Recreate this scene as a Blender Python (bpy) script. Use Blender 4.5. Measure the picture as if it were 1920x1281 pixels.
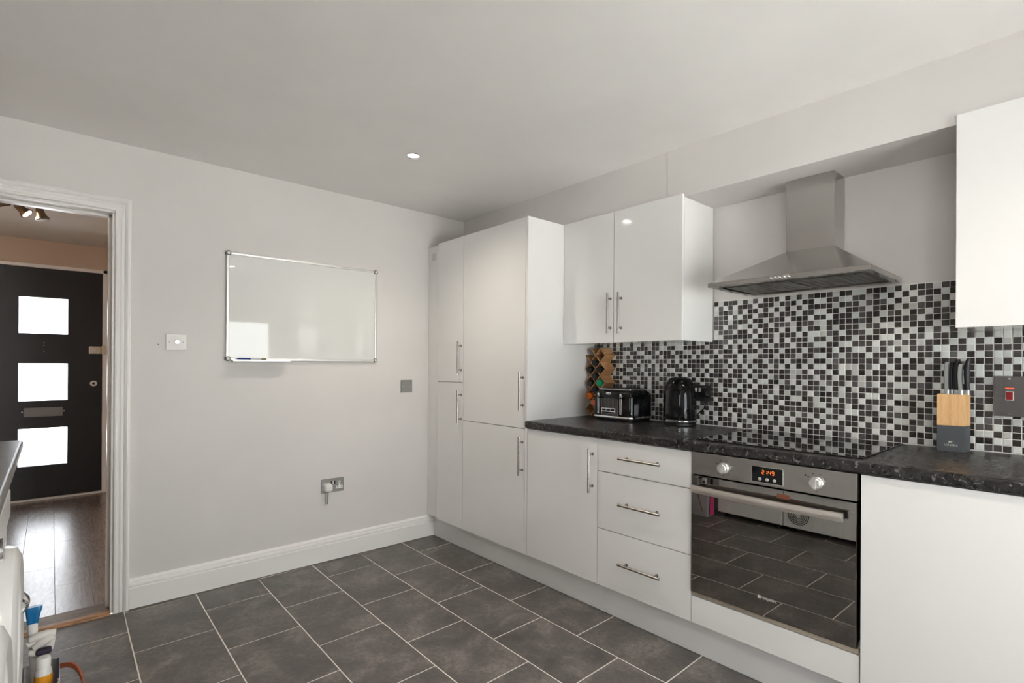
import bpy, bmesh, math, random
from mathutils import Vector, Matrix
random.seed(7)
for o in list(bpy.data.objects):
    bpy.data.objects.remove(o, do_unlink=True)
S = bpy.context.scene
COL = S.collection

# ------------------------------------------------------------------ camera
CX, CY, CZ, YAW, PITCH, ROLL, FPX, SHY = -2.60301, -3.18743, 1.21302, 0.72161, 0.001, 0.0061, 980.977, 44.3946
fw = Vector((math.sin(YAW) * math.cos(PITCH), math.cos(YAW) * math.cos(PITCH), math.sin(PITCH)))
rt = Vector((math.cos(YAW), -math.sin(YAW), 0))
up = rt.cross(fw)
r2 = rt * math.cos(ROLL) + up * math.sin(ROLL)
u2 = up * math.cos(ROLL) - rt * math.sin(ROLL)
cd = bpy.data.cameras.new('camera')
cam = bpy.data.objects.new('camera', cd)
COL.objects.link(cam)
cam.matrix_world = Matrix(((r2.x, u2.x, -fw.x, CX), (r2.y, u2.y, -fw.y, CY), (r2.z, u2.z, -fw.z, CZ), (0, 0, 0, 1)))
cd.sensor_fit = 'HORIZONTAL'
cd.sensor_width = 36.0
cd.lens = FPX / 1920 * 36.0
cd.shift_y = SHY / 1920
cd.clip_start = 0.02
cd.clip_end = 200
S.camera = cam

# ------------------------------------------------------------------ world, daylight, exposure
W = bpy.data.worlds.new('overcast_sky')
S.world = W
W.use_nodes = True
bg = W.node_tree.nodes['Background']
bg.inputs[0].default_value = (0.975, 0.975, 1.0, 1)
bg.inputs[1].default_value = 4.2

sl = bpy.data.lights.new('bounce_sun', 'SUN')  # added to brighten the ground outside, which bounces light up to the ceiling
sl.energy = 34
sl.angle = math.radians(2)
sl.color = (1, .965, .93)
so = bpy.data.objects.new('bounce_sun', sl)
so.rotation_euler = Vector((-.64, -.05, -.77)).to_track_quat('-Z', 'Y').to_euler()
COL.objects.link(so)


def portal(name, loc, rot, sx, sy):
    l = bpy.data.lights.new(name, 'AREA')
    l.shape = 'RECTANGLE'
    l.size, l.size_y = sx, sy
    l.cycles.is_portal = True
    o = bpy.data.objects.new(name, l)
    o.location, o.rotation_euler = loc, rot
    COL.objects.link(o)
    return o


HX0_ = -3.62
YR = -4.60            # rear wall
XL = -3.32            # left wall
H = 2.289             # ceiling
portal('window_portal_rear', (-1.125, YR + 0.02, .945), (math.radians(90), 0, 0), 1.75, 1.79)
portal('window_portal_side', (XL + 0.02, -3.90, 1.41), (math.radians(90), 0, math.radians(-90)), 1.2, .92)
portal('window_portal_hall', (-2.656, 2.96, 1.05), (math.radians(-90), 0, 0), 0.34, 1.5)

S.view_settings.view_transform = 'Standard'
S.view_settings.look = 'None'
S.view_settings.gamma = 1.0
S.view_settings.use_curve_mapping = False
S.view_settings.exposure = 0.80
S.cycles.use_denoising = True
S.cycles.use_adaptive_sampling = True
S.cycles.adaptive_threshold = 0.06
S.cycles.adaptive_min_samples = 16
S.cycles.max_bounces = 7
S.cycles.diffuse_bounces = 5
S.cycles.glossy_bounces = 4
S.cycles.transmission_bounces = 4
S.cycles.sample_clamp_indirect = 12

# ------------------------------------------------------------------ materials
MATS = {}


def mat(name, col=(.8, .8, .8), rough=.5, metal=0., ior=1.5, coat=0., emit=None, es=0., spec=.5):
    if name in MATS:
        return MATS[name]
    m = bpy.data.materials.new(name)
    m.use_nodes = True
    b = m.node_tree.nodes['Principled BSDF']
    b.inputs['Base Color'].default_value = (*col, 1)
    b.inputs['Roughness'].default_value = rough
    b.inputs['Metallic'].default_value = metal
    b.inputs['IOR'].default_value = ior
    b.inputs['Specular IOR Level'].default_value = spec
    b.inputs['Coat Weight'].default_value = coat
    b.inputs['Coat Roughness'].default_value = .04
    if emit:
        b.inputs['Emission Color'].default_value = (*emit, 1)
        b.inputs['Emission Strength'].default_value = es
    MATS[name] = m
    return m


class NT:
    def __init__(s, m):
        s.t = m.node_tree
        s.b = s.t.nodes['Principled BSDF']

    def n(s, typ, **kw):
        x = s.t.nodes.new(typ)
        for k, v in kw.items():
            if k.startswith('i_'):
                x.inputs[k[2:].replace('_', ' ')].default_value = v
            else:
                setattr(x, k, v)
        return x

    def l(s, a, b):
        s.t.links.new(a, b)

    def coords(s, scale=(1, 1, 1), rnd=False, kind='Object'):
        tc = s.n('ShaderNodeTexCoord')
        mp = s.n('ShaderNodeMapping')
        mp.inputs['Scale'].default_value = scale
        s.l(tc.outputs[kind], mp.inputs['Vector'])
        if rnd:
            oi = s.n('ShaderNodeObjectInfo')
            mu = s.n('ShaderNodeMath', operation='MULTIPLY')
            mu.inputs[1].default_value = 37.0
            s.l(oi.outputs['Random'], mu.inputs[0])
            cb = s.n('ShaderNodeCombineXYZ')
            s.l(mu.outputs[0], cb.inputs[0])
            s.l(mu.outputs[0], cb.inputs[1])
            s.l(cb.outputs[0], mp.inputs['Location'])
        return mp.outputs[0]

    def noise(s, vec, scale, detail=4, rough=.55, dist=0.):
        x = s.n('ShaderNodeTexNoise')
        x.inputs['Scale'].default_value = scale
        x.inputs['Detail'].default_value = detail
        x.inputs['Roughness'].default_value = rough
        x.inputs['Distortion'].default_value = dist
        s.l(vec, x.inputs['Vector'])
        return x.outputs['Fac']

    def ramp(s, fac, stops):
        x = s.n('ShaderNodeValToRGB')
        e = x.color_ramp.elements
        while len(e) < len(stops):
            e.new(.5)
        for i, (p, c) in enumerate(stops):
            e[i].position = p
            e[i].color = (*c, 1) if len(c) == 3 else c
        s.l(fac, x.inputs[0])
        return x.outputs[0]

    def bump(s, h, strength=.2, dist=.002):
        x = s.n('ShaderNodeBump')
        x.inputs['Strength'].default_value = strength
        x.inputs['Distance'].default_value = dist
        s.l(h, x.inputs['Height'])
        s.l(x.outputs[0], s.b.inputs['Normal'])

    def mapr(s, v, a, b, c, d):
        x = s.n('ShaderNodeMapRange')
        for i, q in enumerate((a, b, c, d)):
            x.inputs[i + 1].default_value = q
        s.l(v, x.inputs[0])
        return x.outputs[0]

    def mix(s, fac, a, b):
        x = s.n('ShaderNodeMix', data_type='RGBA')
        s.l(fac, x.inputs[0])
        for sock, v in ((x.inputs[6], a), (x.inputs[7], b)):
            if isinstance(v, tuple):
                sock.default_value = (*v, 1)
            else:
                s.l(v, sock)
        return x.outputs[2]


def paint(name, col, rough=.6, var=.03, bumpy=.04):
    m = mat(name, col, rough)
    t = NT(m)
    v = t.coords()
    f = t.noise(v, 1.7, 3)
    a = tuple(c * (1 - var) for c in col)
    b = tuple(min(1, c * (1 + var)) for c in col)
    t.l(t.ramp(f, [(.3, a), (.7, b)]), t.b.inputs['Base Color'])
    t.bump(t.noise(v, 160, 2), bumpy, .001)
    return m


M_WALL = paint('wall_paint', (.735, .71, .695), .62)
M_CEIL = paint('ceiling_paint', (.88, .86, .845), .7)
M_TRIM = paint('trim_gloss', (.90, .885, .87), .28, .01, .01)
M_HALLW = paint('hall_paint', (.60, .47, .36), .6)
M_HALLC = paint('hall_ceiling_paint', (.72, .68, .62), .7)
M_WHITE = mat('white_gloss_door', (.875, .87, .865), .09, coat=.25)
M_CARC = mat('white_carcass', (.86, .855, .85), .3)
M_PLINTH = mat('white_plinth', (.84, .84, .835), .18)
M_PLAST = mat('white_plastic', (.82, .81, .79), .35)
M_BLACK = mat('black_plastic', (.010, .010, .011), .38, spec=.35)
M_DARKGAP = mat('dark_recess', (.01, .01, .01), .8)
M_BLKGLOSS = mat('black_gloss', (.006, .006, .007), .05, spec=.4)
M_CHROME = mat('chrome', (.82, .82, .83), .08, 1.)
M_SATIN = mat('satin_nickel', (.60, .56, .52), .28, 1.)
M_GREYMET = mat('grey_metal_plate', (.30, .295, .28), .45, .45)
M_GLOW = mat('lamp_glow', (1, 1, 1), .5, emit=(1, .95, .86), es=40)
M_WARMGLOW = mat('warm_lamp_glow', (1, 1, 1), .5, emit=(1, .78, .5), es=40)


def brushed(name, col, rough, axis_scale):
    m = mat(name, col, rough, 1.)
    t = NT(m)
    f2 = t.noise(t.coords((1, 1, 1)), 1.5, 2)
    t.l(t.ramp(f2, [(.3, tuple(c * .9 for c in col)), (.7, tuple(min(1, c * 1.08) for c in col))]), t.b.inputs['Base Color'])
    return m


M_STEEL_H = brushed('brushed_steel_hood', (.54, .525, .505), .22, (1, 1, 18))
M_STEEL_O = brushed('brushed_steel_oven', (.50, .485, .46), .3, (1, 1, 22))
M_HANDLE = mat('brushed_handle', (.43, .40, .375), .27, 1.)

# floor tile: dark slate
M_TILE = mat('slate_floor_tile', (.1, .1, .1), .4)
t = NT(M_TILE)
v = t.coords((1, 1, 1), rnd=True)
f1 = t.noise(v, 5, 6, .65, .6)
f2 = t.noise(v, 55, 4, .7)
c1 = t.ramp(f1, [(.3, (.084, .076, .071)), (.5, (.155, .141, .132)), (.68, (.27, .247, .228))])
c2 = t.mix(t.mapr(f2, .40, .7, 0, .55), c1, (.052, .048, .046))
t.l(c2, t.b.inputs['Base Color'])
t.l(t.mapr(f1, .2, .8, .30, .46), t.b.inputs['Roughness'])
t.bump(f2, .25, .0012)
M_GROUT = paint('floor_grout', (.84, .80, .75), .8)
M_WGROUT = paint('mosaic_grout', (.90, .885, .86), .7)


def island_random(t):
    oi = t.n('ShaderNodeObjectInfo')
    ge = t.n('ShaderNodeNewGeometry')
    ad = t.n('ShaderNodeMath', operation='ADD')
    t.l(oi.outputs['Random'], ad.inputs[0])
    t.l(ge.outputs['Random Per Island'], ad.inputs[1])
    fr = t.n('ShaderNodeMath', operation='FRACT')
    t.l(ad.outputs[0], fr.inputs[0])
    return fr.outputs[0]


M_MDARK = mat('dark_mosaic_glass', (.05, .05, .05), .16)
t = NT(M_MDARK)
r = island_random(t)
v = t.coords((1, .25, 1), rnd=True)
n = t.noise(v, 260, 4, .7)
c = t.ramp(r, [(0, (.016, .013, .013)), (.35, (.044, .036, .034)), (.7, (.072, .062, .060)), (.9, (.105, .098, .10)), (1, (.15, .145, .15))])
t.l(t.mix(t.mapr(n, .4, .75, 0, .55), c, (.11, .105, .1)), t.b.inputs['Base Color'])
M_MLIGHT = mat('silver_mosaic_glass', (.6, .63, .6), .14)
t = NT(M_MLIGHT)
r = island_random(t)
v = t.coords((1, .5, 1), rnd=True)
n = t.noise(v, 220, 5, .75, 1.0)
c = t.ramp(r, [(0, (.58, .59, .57)), (.4, (.69, .715, .69)), (.75, (.78, .81, .79)), (1, (.86, .87, .85))])
t.l(t.mix(t.mapr(n, .5, .8, 0, .5), c, (.50, .53, .515)), t.b.inputs['Base Color'])
t.bump(n, .15, .0006)

# granite laminate
M_GRAN = mat('granite_laminate', (.03, .03, .03), .3)
t = NT(M_GRAN)
v = t.coords()
n1 = t.noise(v, 26, 6, .7, 1.2)
n2 = t.noise(v, 70, 4, .7, .8)
c = t.ramp(n1, [(.35, (.013, .0125, .012)), (.55, (.030, .0285, .028)), (.72, (.075, .072, .07))])
t.l(t.mix(t.mapr(n2, .58, .68, 0, .8), c, (.40, .39, .38)), t.b.inputs['Base Color'])
t.l(t.mapr(n1, .3, .7, .24, .36), t.b.inputs['Roughness'])

# wood for hall planks, spice rack, knife block, threshold


def wood(name, dark, light, axis='y', rough=.35, sc=1., ring=9., rnd=True):
    m = mat(name, light, rough)
    t = NT(m)
    s = {'x': (.12, 1, 1), 'y': (1, .12, 1), 'z': (1, 1, .12)}[axis]
    v = t.coords(tuple(q * sc for q in s), rnd=rnd)
    n = t.noise(v, 6, 5, .6, 1.5)
    w = t.n('ShaderNodeMath', operation='MULTIPLY')
    w.inputs[1].default_value = ring
    t.l(n, w.inputs[0])
    fr = t.n('ShaderNodeMath', operation='PINGPONG')
    fr.inputs[1].default_value = .5
    t.l(w.outputs[0], fr.inputs[0])
    n2 = t.noise(v, 120, 3, .6)
    f = t.n('ShaderNodeMath', operation='ADD')
    t.l(fr.outputs[0], f.inputs[0])
    t.l(t.mapr(n2, .3, .7, -.2, .25), f.inputs[1])
    t.l(t.ramp(f.outputs[0], [(.0, dark), (.5, light)]), t.b.inputs['Base Color'])
    t.bump(f.outputs[0], .12, .001)
    return m


M_PLANK = wood('grey_oak_plank', (.13, .095, .075), (.30, .24, .20), 'y', .30, 1.2, 10)
bb = M_PLANK.node_tree.nodes['Principled BSDF']
bb.inputs['Coat Weight'].default_value = .8
bb.inputs['Coat Roughness'].default_value = .26
bb.inputs['Coat IOR'].default_value = 2.3
M_OAK = wood('oak_threshold', (.28, .14, .06), (.48, .26, .12), 'x', .4)
M_THR = wood('worn_threshold', (.13, .095, .07), (.23, .18, .14), 'x', .45)
M_BAMBOO = wood('bamboo_rack', (.42, .21, .085), (.62, .36, .17), 'x', .4, 2., 4)
M_BLOCK = wood('beech_block', (.66, .36, .14), (.80, .50, .24), 'z', .4, 3., 3, False)

# oven glass with faint run marks
M_OVGLASS = mat('mirrored_oven_glass', (.30, .29, .28), .03, 1.)
t = NT(M_OVGLASS)
v = t.coords((1, 6, .45))
n = t.noise(v, 9, 5, .7)
t.l(t.ramp(n, [(.3, (.34, .325, .31)), (.60, (.37, .355, .34)), (.74, (.31, .295, .28))]), t.b.inputs['Base Color'])
t.l(t.mapr(n, .45, .8, .008, .035), t.b.inputs['Roughness'])
M_HOB = mat('hob_glass', (.006, .006, .006), .03, ior=2.3)
M_BOARD = mat('whiteboard_enamel', (.76, .765, .75), .03, coat=.5)
M_DOORBLK = paint('charcoal_door_paint', (.022, .023, .026), .35, .1, .02)


def glassmat(name, tint, diff):
    m = bpy.data.materials.new(name)
    m.use_nodes = True
    nt = m.node_tree
    nt.nodes.clear()
    o = nt.nodes.new('ShaderNodeOutputMaterial')
    tr = nt.nodes.new('ShaderNodeBsdfTransparent')
    tr.inputs[0].default_value = (*tint, 1)
    tl = nt.nodes.new('ShaderNodeBsdfTranslucent')
    tl.inputs[0].default_value = (.95, .97, 1, 1)
    gl = nt.nodes.new('ShaderNodeBsdfGlossy')
    gl.inputs['Roughness'].default_value = .02
    fr = nt.nodes.new('ShaderNodeFresnel')
    fr.inputs[0].default_value = 1.45
    m1 = nt.nodes.new('ShaderNodeMixShader')
    m1.inputs[0].default_value = diff
    m2 = nt.nodes.new('ShaderNodeMixShader')
    nt.links.new(tr.outputs[0], m1.inputs[1])
    nt.links.new(tl.outputs[0], m1.inputs[2])
    nt.links.new(fr.outputs[0], m2.inputs[0])
    nt.links.new(m1.outputs[0], m2.inputs[1])
    nt.links.new(gl.outputs[0], m2.inputs[2])
    nt.links.new(m2.outputs[0], o.inputs[0])
    return m


M_PANE = glassmat('window_glass', (.96, .98, .97), 0.0)
M_FROST = glassmat('frosted_glass', (.93, .96, .98), .25)

# ------------------------------------------------------------------ mesh building
WL = {}      # world origin of every object built


class MB:
    def __init__(s):
        s.v, s.f, s.m = [], [], []
        s.cur = 0

    def add(s, vs, fs):
        o = len(s.v)
        s.v += [tuple(q) for q in vs]
        s.f += [tuple(i + o for i in f) for f in fs]
        s.m += [s.cur] * len(fs)
        return s

    def box(s, x0, x1, y0, y1, z0, z1):
        x0, x1 = sorted((x0, x1))
        y0, y1 = sorted((y0, y1))
        z0, z1 = sorted((z0, z1))
        v = [(x0, y0, z0), (x1, y0, z0), (x1, y1, z0), (x0, y1, z0), (x0, y0, z1), (x1, y0, z1), (x1, y1, z1), (x0, y1, z1)]
        return s.add(v, [(0, 3, 2, 1), (4, 5, 6, 7), (0, 1, 5, 4), (1, 2, 6, 5), (2, 3, 7, 6), (3, 0, 4, 7)])

    def prism(s, pts, axis, a, b):
        """polygon pts extruded along axis from a to b; pts give the other two axes in xyz order"""
        n = len(pts)

        def P(p, h):
            return {'x': (h, p[0], p[1]), 'y': (p[0], h, p[1]), 'z': (p[0], p[1], h)}[axis]
        v = [P(p, a) for p in pts] + [P(p, b) for p in pts]
        fs = [tuple(range(n)), tuple(range(2 * n - 1, n - 1, -1))]
        fs += [(i, i + n, (i + 1) % n + n, (i + 1) % n) for i in range(n)]
        return s.add(v, fs)

    def rings(s, rs, cap0=True, cap1=True):
        n = len(rs[0])
        v = [p for r in rs for p in r]
        fs = []
        for k in range(len(rs) - 1):
            for i in range(n):
                j = (i + 1) % n
                fs.append((k * n + i, k * n + j, (k + 1) * n + j, (k + 1) * n + i))
        if cap0:
            fs.append(tuple(range(n - 1, -1, -1)))
        if cap1:
            fs.append(tuple(range((len(rs) - 1) * n, len(rs) * n)))
        return s.add(v, fs)

    def tube(s, path, rad, n=10, closed=False):
        path = [Vector(p) for p in path]
        if not isinstance(rad, (list, tuple)):
            rad = [rad] * len(path)
        rs = []
        ref = None
        for i, p in enumerate(path):
            a = path[max(i - 1, 0)]
            b = path[min(i + 1, len(path) - 1)]
            d = (b - a).normalized()
            if ref is None:
                ref = Vector((0, 0, 1)) if abs(d.z) < .9 else Vector((1, 0, 0))
            u = d.cross(ref).normalized()
            w = u.cross(d).normalized()
            ref = w
            rs.append([p + (u * math.cos(q) + w * math.sin(q)) * rad[i] for q in [2 * math.pi * k / n for k in range(n)]])
        return s.rings(rs)

    def cyl(s, p0, p1, r, n=20, r1=None):
        return s.tube([p0, p1], [r, r if r1 is None else r1], n)

    def lathe(s, prof, c, n=40, axis='z'):
        rs = []
        for r, h in prof:
            ring = []
            for k in range(n):
                a = 2 * math.pi * k / n
                p, q = r * math.cos(a), r * math.sin(a)
                d = {'z': (p, q, h), 'x': (h, p, q), 'y': (p, h, q)}[axis]
                ring.append((c[0] + d[0], c[1] + d[1], c[2] + d[2]))
            rs.append(ring)
        return s.rings(rs)

    def build(s, name, m, parent=None, bevel=0, seg=2, smooth=True, ang=35, origin=None):
        vs = [Vector(q) for q in s.v]
        if origin is None:
            lo = [min(q[i] for q in vs) for i in range(3)]
            hi = [max(q[i] for q in vs) for i in range(3)]
            origin = Vector(((lo[0] + hi[0]) / 2, (lo[1] + hi[1]) / 2, lo[2]))
        origin = Vector(origin)
        me = bpy.data.meshes.new(name)
        me.from_pydata([q - origin for q in vs], [], s.f)
        ms = m if isinstance(m, (list, tuple)) else [m]
        for q in ms:
            me.materials.append(q)
        if len(ms) > 1:
            me.polygons.foreach_set('material_index', s.m)
        bm = bmesh.new()
        bm.from_mesh(me)
        bmesh.ops.recalc_face_normals(bm, faces=bm.faces)
        if bevel:
            ed = [e for e in bm.edges if len(e.link_faces) == 2 and e.calc_face_angle(0) > math.radians(30)]
            bmesh.ops.bevel(bm, geom=ed, offset=bevel, segments=seg, profile=.5, affect='EDGES', clamp_overlap=True)
        bm.to_mesh(me)
        bm.free()
        if smooth:
            me.polygons.foreach_set('use_smooth', [True] * len(me.polygons))
            me.set_sharp_from_angle(angle=math.radians(ang))
        o = bpy.data.objects.new(name, me)
        if bevel and smooth:
            wn = o.modifiers.new('weighted_normals', 'WEIGHTED_NORMAL')
            wn.keep_sharp = True
            wn.weight = 100
        COL.objects.link(o)
        place(o, origin, parent)
        return o


def place(o, origin, parent=None):
    WL[o.name] = Vector(origin)
    if parent:
        o.parent = parent
        o.location = Vector(origin) - WL[parent.name]
    else:
        o.location = origin


def tag(o, label, cat=None, group=None, kind=None):
    if label:
        o['label'] = label
    if cat:
        o['category'] = cat
    if group:
        o['group'] = group
    if kind:
        o['kind'] = kind
    return o


def thing(name, loc, label, cat, group=None, kind=None):
    o = bpy.data.objects.new(name, None)
    o.empty_display_size = .05
    COL.objects.link(o)
    place(o, loc)
    return tag(o, label, cat, group, kind)


def struct(o, label=None):
    o['kind'] = 'structure'
    if label:
        o['label'] = label
    return o


def inst(me, name, loc, parent=None):
    o = bpy.data.objects.new(name, me)
    COL.objects.link(o)
    place(o, loc, parent)
    return o


def B(x0, x1, y0, y1, z0, z1):
    return MB().box(x0, x1, y0, y1, z0, z1)


def rrect(cx, cy, w, d, r, z, n=6):
    pts = []
    for sx, sy, a0 in ((1, 1, 0), (-1, 1, 90), (-1, -1, 180), (1, -1, 270)):
        for k in range(n + 1):
            a = math.radians(a0 + 90 * k / n)
            pts.append((cx + sx * (w / 2 - r) + r * math.cos(a), cy + sy * (d / 2 - r) + r * math.sin(a), z))
    return pts


def text(name, body, size, loc, facing, m, parent, squash=1.0, depth=.0004):
    """flat printed lettering facing -x or -y"""
    cu = bpy.data.curves.new(name, 'FONT')
    cu.body = body
    cu.size = size
    cu.extrude = depth
    cu.align_x, cu.align_y = 'CENTER', 'CENTER'
    cu.materials.append(m)
    tmp = bpy.data.objects.new(name, cu)
    COL.objects.link(tmp)
    me = bpy.data.meshes.new_from_object(tmp.evaluated_get(bpy.context.evaluated_depsgraph_get()))
    bpy.data.objects.remove(tmp, do_unlink=True)
    o = bpy.data.objects.new(name, me)
    COL.objects.link(o)
    place(o, loc, parent)
    o.rotation_euler = (math.radians(90), 0, math.radians(-90) if facing == '-x' else 0)
    o.scale = (squash, 1, 1)
    return o


# ------------------------------------------------------------------ room shell
DX0, DX1, DZ = -3.16, -2.385, 1.943        # doorway
WT = .12
m = MB()
m.box(DX1 + .012, .12, 0, WT, 0, H).box(XL - .12, DX0 - .012, 0, WT, 0, H).box(DX0 - .012, DX1 + .012, 0, WT, DZ + .012, H)
struct(m.build('wall_back', M_WALL, smooth=False), 'pale grey painted wall with the doorway and the whiteboard')
m = B(0, .12, YR - .12, 0, 0, H)
struct(m.build('wall_right', M_WALL, smooth=False), 'pale grey wall behind the kitchen units')
m = MB()                                    # rear wall with a wide window
WX0, WX1, WZ0, WZ1 = -2.0, -.25, .05, 1.84
m.box(XL - .12, WX0, YR - .12, YR, 0, H).box(WX1, 0, YR - .12, YR, 0, H).box(WX0, WX1, YR - .12, YR, 0, WZ0).box(WX0, WX1, YR - .12, YR, WZ1, H)
struct(m.build('wall_rear', M_WALL, smooth=False), 'pale wall behind the viewer with a pair of glazed doors')
m = MB()                                    # left wall with a window
SY0, SY1, SZ0, SZ1 = -4.50, -3.30, .95, 1.87
m.box(XL - .12, XL, YR, SY0, 0, H).box(XL - .12, XL, SY1, 0, 0, H).box(XL - .12, XL, SY0, SY1, 0, SZ0).box(XL - .12, XL, SY0, SY1, SZ1, H)
struct(m.build('wall_left', M_WALL, smooth=False), 'pale wall behind the facing worktop with a window')
struct(B(XL - .12, .12, YR - .12, WT, H, H + .1).build('ceiling', M_CEIL, smooth=False), 'plain matt off white ceiling')
XB, ZB = -.29, 2.044
m = MB()
m.box(XB, 0, YR, -1.729, ZB, H).box(XB + .0015, 0, -1.7275, 0, ZB, H)
struct(m.build('wall_bulkhead', M_WALL, smooth=False), 'boxed bulkhead running along the top of the unit wall')


def window_frame(name, axis, c, a0, a1, z0, z1, nmull, label):
    root = thing(name, ((a0 + a1) / 2, c, z0) if axis == 'y' else (c, (a0 + a1) / 2, z0), label, None, kind='structure')
    bars = MB()
    w = .055

    def bb(p0, p1, q0, q1, mb, d0=-.035, d1=.035):
        if axis == 'y':
            mb.box(p0, p1, c + d0, c + d1, q0, q1)
        else:
            mb.box(c + d0, c + d1, p0, p1, q0, q1)
    bb(a0, a1, z0, z0 + w, bars)
    bb(a0, a1, z1 - w, z1, bars)
    for k in range(nmull + 2):
        p = a0 + (a1 - a0 - w) * k / (nmull + 1)
        bb(p, p + w, z0 + w, z1 - w, bars)
    bars.build('window_frame', M_PLAST, root, .004)
    for k in range(nmull + 1):
        p = a0 + (a1 - a0 - w) * k / (nmull + 1)
        q = a0 + (a1 - a0 - w) * (k + 1) / (nmull + 1)
        g = MB()
        bb(p + w, q, z0 + w, z1 - w, g, -.003, .003)
        g.build('pane', M_PANE, root, smooth=False)
    return root


window_frame('window_1', 'y', YR - .06, WX0, WX1, WZ0, WZ1, 1, 'white framed pair of glazed doors behind the viewer')
window_frame('window_2', 'x', XL - .06, SY0, SY1, SZ0, SZ1, 1, 'wide white framed window above the facing worktop')
gm = MB().box(-30, 30, -30, YR - .13, -.12, -.1).box(-30, HX0_ - .11, YR - .13, 30, -.12, -.1).box(.13, 30, YR - .13, 30, -.12, -.1).box(HX0_ - .11, .13, 3.10, 30, -.12, -.1)
struct(gm.build('ground', paint('paving', (.58, .57, .56), .8), smooth=False), 'pale ground outside')

# floor: grout bed with brick-bonded slate tiles
FL = B(XL, 0, YR, 0, -.03, -.0012).build('floor', M_GROUT, smooth=False, origin=(0, 0, 0))
struct(FL, 'dark grey slate effect floor laid in half bond with pale joints')
tme = {}
PX, PY = .306, .459
GAP = .0052


def shear(x, y):
    return (x + .012 * y, y + .022 * (x + 1.5))


xi0 = -.497 + .306
for i in range(-1, 12):
    xr = xi0 - PX * i            # right edge of the column before shear
    xl = xr - PX
    off = -.255 if (i % 2) else -.485
    # column with left edge -2.34 has joints at -.50, -.96
    for j in range(-2, 12):
        y1 = off - PY * (j - 1)
        y0 = y1 - PY
        q = [(xl + GAP / 2, y0 + GAP / 2), (xr - GAP / 2, y0 + GAP / 2), (xr - GAP / 2, y1 - GAP / 2), (xl + GAP / 2, y1 - GAP / 2)]
        q = [shear(*p) for p in q]
        # clip to the room rectangle
        q = [(min(max(p[0], XL + .001), -.001), min(max(p[1], YR + .001), -.019 if p[0] > -2.38 or p[0] < -3.16 else -.03)) for p in q]
        ar = abs((q[2][0] - q[0][0]) * (q[2][1] - q[0][1]))
        if ar < .002 or q[1][0] - q[0][0] < .02 or q[3][1] - q[0][1] < .02:
            continue
        mb = MB().prism(q, 'z', -.004, 0)
        mb.build('floor_tile', M_TILE, FL, .0008, 1, smooth=False)

# skirting of the back wall
SK = [(0, 0), (-.020, 0), (-.020, .103), (-.0145, .106), (-.0145, .110), (-.0185, .114), (-.0175, .125), (-.0115, .128), (-.0115, .132), (-.013, .135), (-.010, .143), (-.004, .148), (0, .148)]
m = MB().prism([(p[0], p[1]) for p in SK], 'x', DX1 + .074, -.545)
struct(m.build('baseboard_back', M_TRIM, smooth=False), 'white moulded skirting board below the whiteboard')
m = B(DX1 + .074, -.545, -.0235, -.004, -.0034, .0035)
struct(m.build('trim_1', paint('grubby_sealant', (.18, .155, .13), .7, .25), None, .001), 'grubby gap line along the foot of the skirting board')

# door lining and architrave
m = MB()
m.box(DX1, DX1 + .012, -.004, WT + .004, 0, DZ).box(DX0 - .012, DX0, -.004, WT + .004, 0, DZ).box(DX0 - .012, DX1 + .012, -.004, WT + .004, DZ, DZ + .012)
m.box(DX1 - .012, DX1, .055, .095, 0.01, DZ).box(DX0, DX1, .055, .095, DZ - .012, DZ)
m.box(DX0, DX0 + .012, .055, .095, 0.01, DZ)
struct(m.build('trim_2', M_TRIM, None, .002), 'white painted door lining')
# architrave profile: (distance out from the opening edge, depth from wall)
AP = [(.010, 0), (.010, .016), (.013, .020), (.019, .021), (.023, .017), (.030, .0175), (.037, .021), (.041, .018), (.044, .012), (.047, .012), (.052, .021), (.060, .026), (.066, .026), (.069, .022), (.073, .020), (.074, 0)]


def arch():
    m = MB()
    rs = []
    for (x, z, sx, sz) in ((DX1, 0, 1, 0), (DX1, DZ, 1, 1), (DX0, DZ, -1, 1), (DX0, 0, -1, 0)):
        rs.append([(x + sx * a, -d, z + sz * a) for a, d in AP])
    m.rings(rs)
    return m


struct(arch().build('trim_3', M_TRIM, None, smooth=False), 'white moulded architrave around the doorway')
# threshold
TH = thing('trim_4', (-2.77, .04, 0), 'oak threshold strip across the doorway', None, kind='structure')
MB().prism([(-.028, -.003), (-.026, .008), (-.016, .013), (.012, .013), (.012, -.003)], 'x', DX0, DX1).build('front_strip', M_OAK, TH, .001)
B(DX0, DX1, .012, .122, -.003, .0125).build('worn_plate', M_THR, TH, .001)

# ------------------------------------------------------------------ hall beyond the doorway
HX0, HX1, HY = -3.62, -1.55, 2.977
HF = B(HX0, HX1, .12, HY + .05, -.03, .006).build('hall_floor', M_DARKGAP, smooth=False, origin=(0, 0, 0))
struct(HF, 'grey brown wood plank floor of the hall')
pw = .148
x = HX0
k = 0
while x < HX1 - .01:
    y = .122 - random.uniform(.1, .9)
    while y < HY:
        y0, y1 = max(y, .123), min(y + .92, HY - .001)
        if y1 - y0 > .03:
            B(x + .0006, min(x + pw, HX1) - .0006, y0 + .0006, y1 - .0006, .004, .012).build('plank', M_PLANK, HF, .0008, 1, smooth=False)
        y += .92
    x += pw
struct(B(HX0, HX1, WT, HY + .1, H - .004, H + .096).build('hall_ceiling', M_HALLC, smooth=False), 'hall ceiling seen through the doorway')
struct(B(HX0 - .1, HX0, WT, HY + .1, 0, H).build('wall_hall_left', M_HALLW, smooth=False), 'beige hall wall')
struct(B(HX1, HX1 + .1, WT, HY + .1, 0, H).build('wall_hall_right', M_HALLW, smooth=False), 'beige hall wall behind the whiteboard wall')
m = MB()
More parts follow.
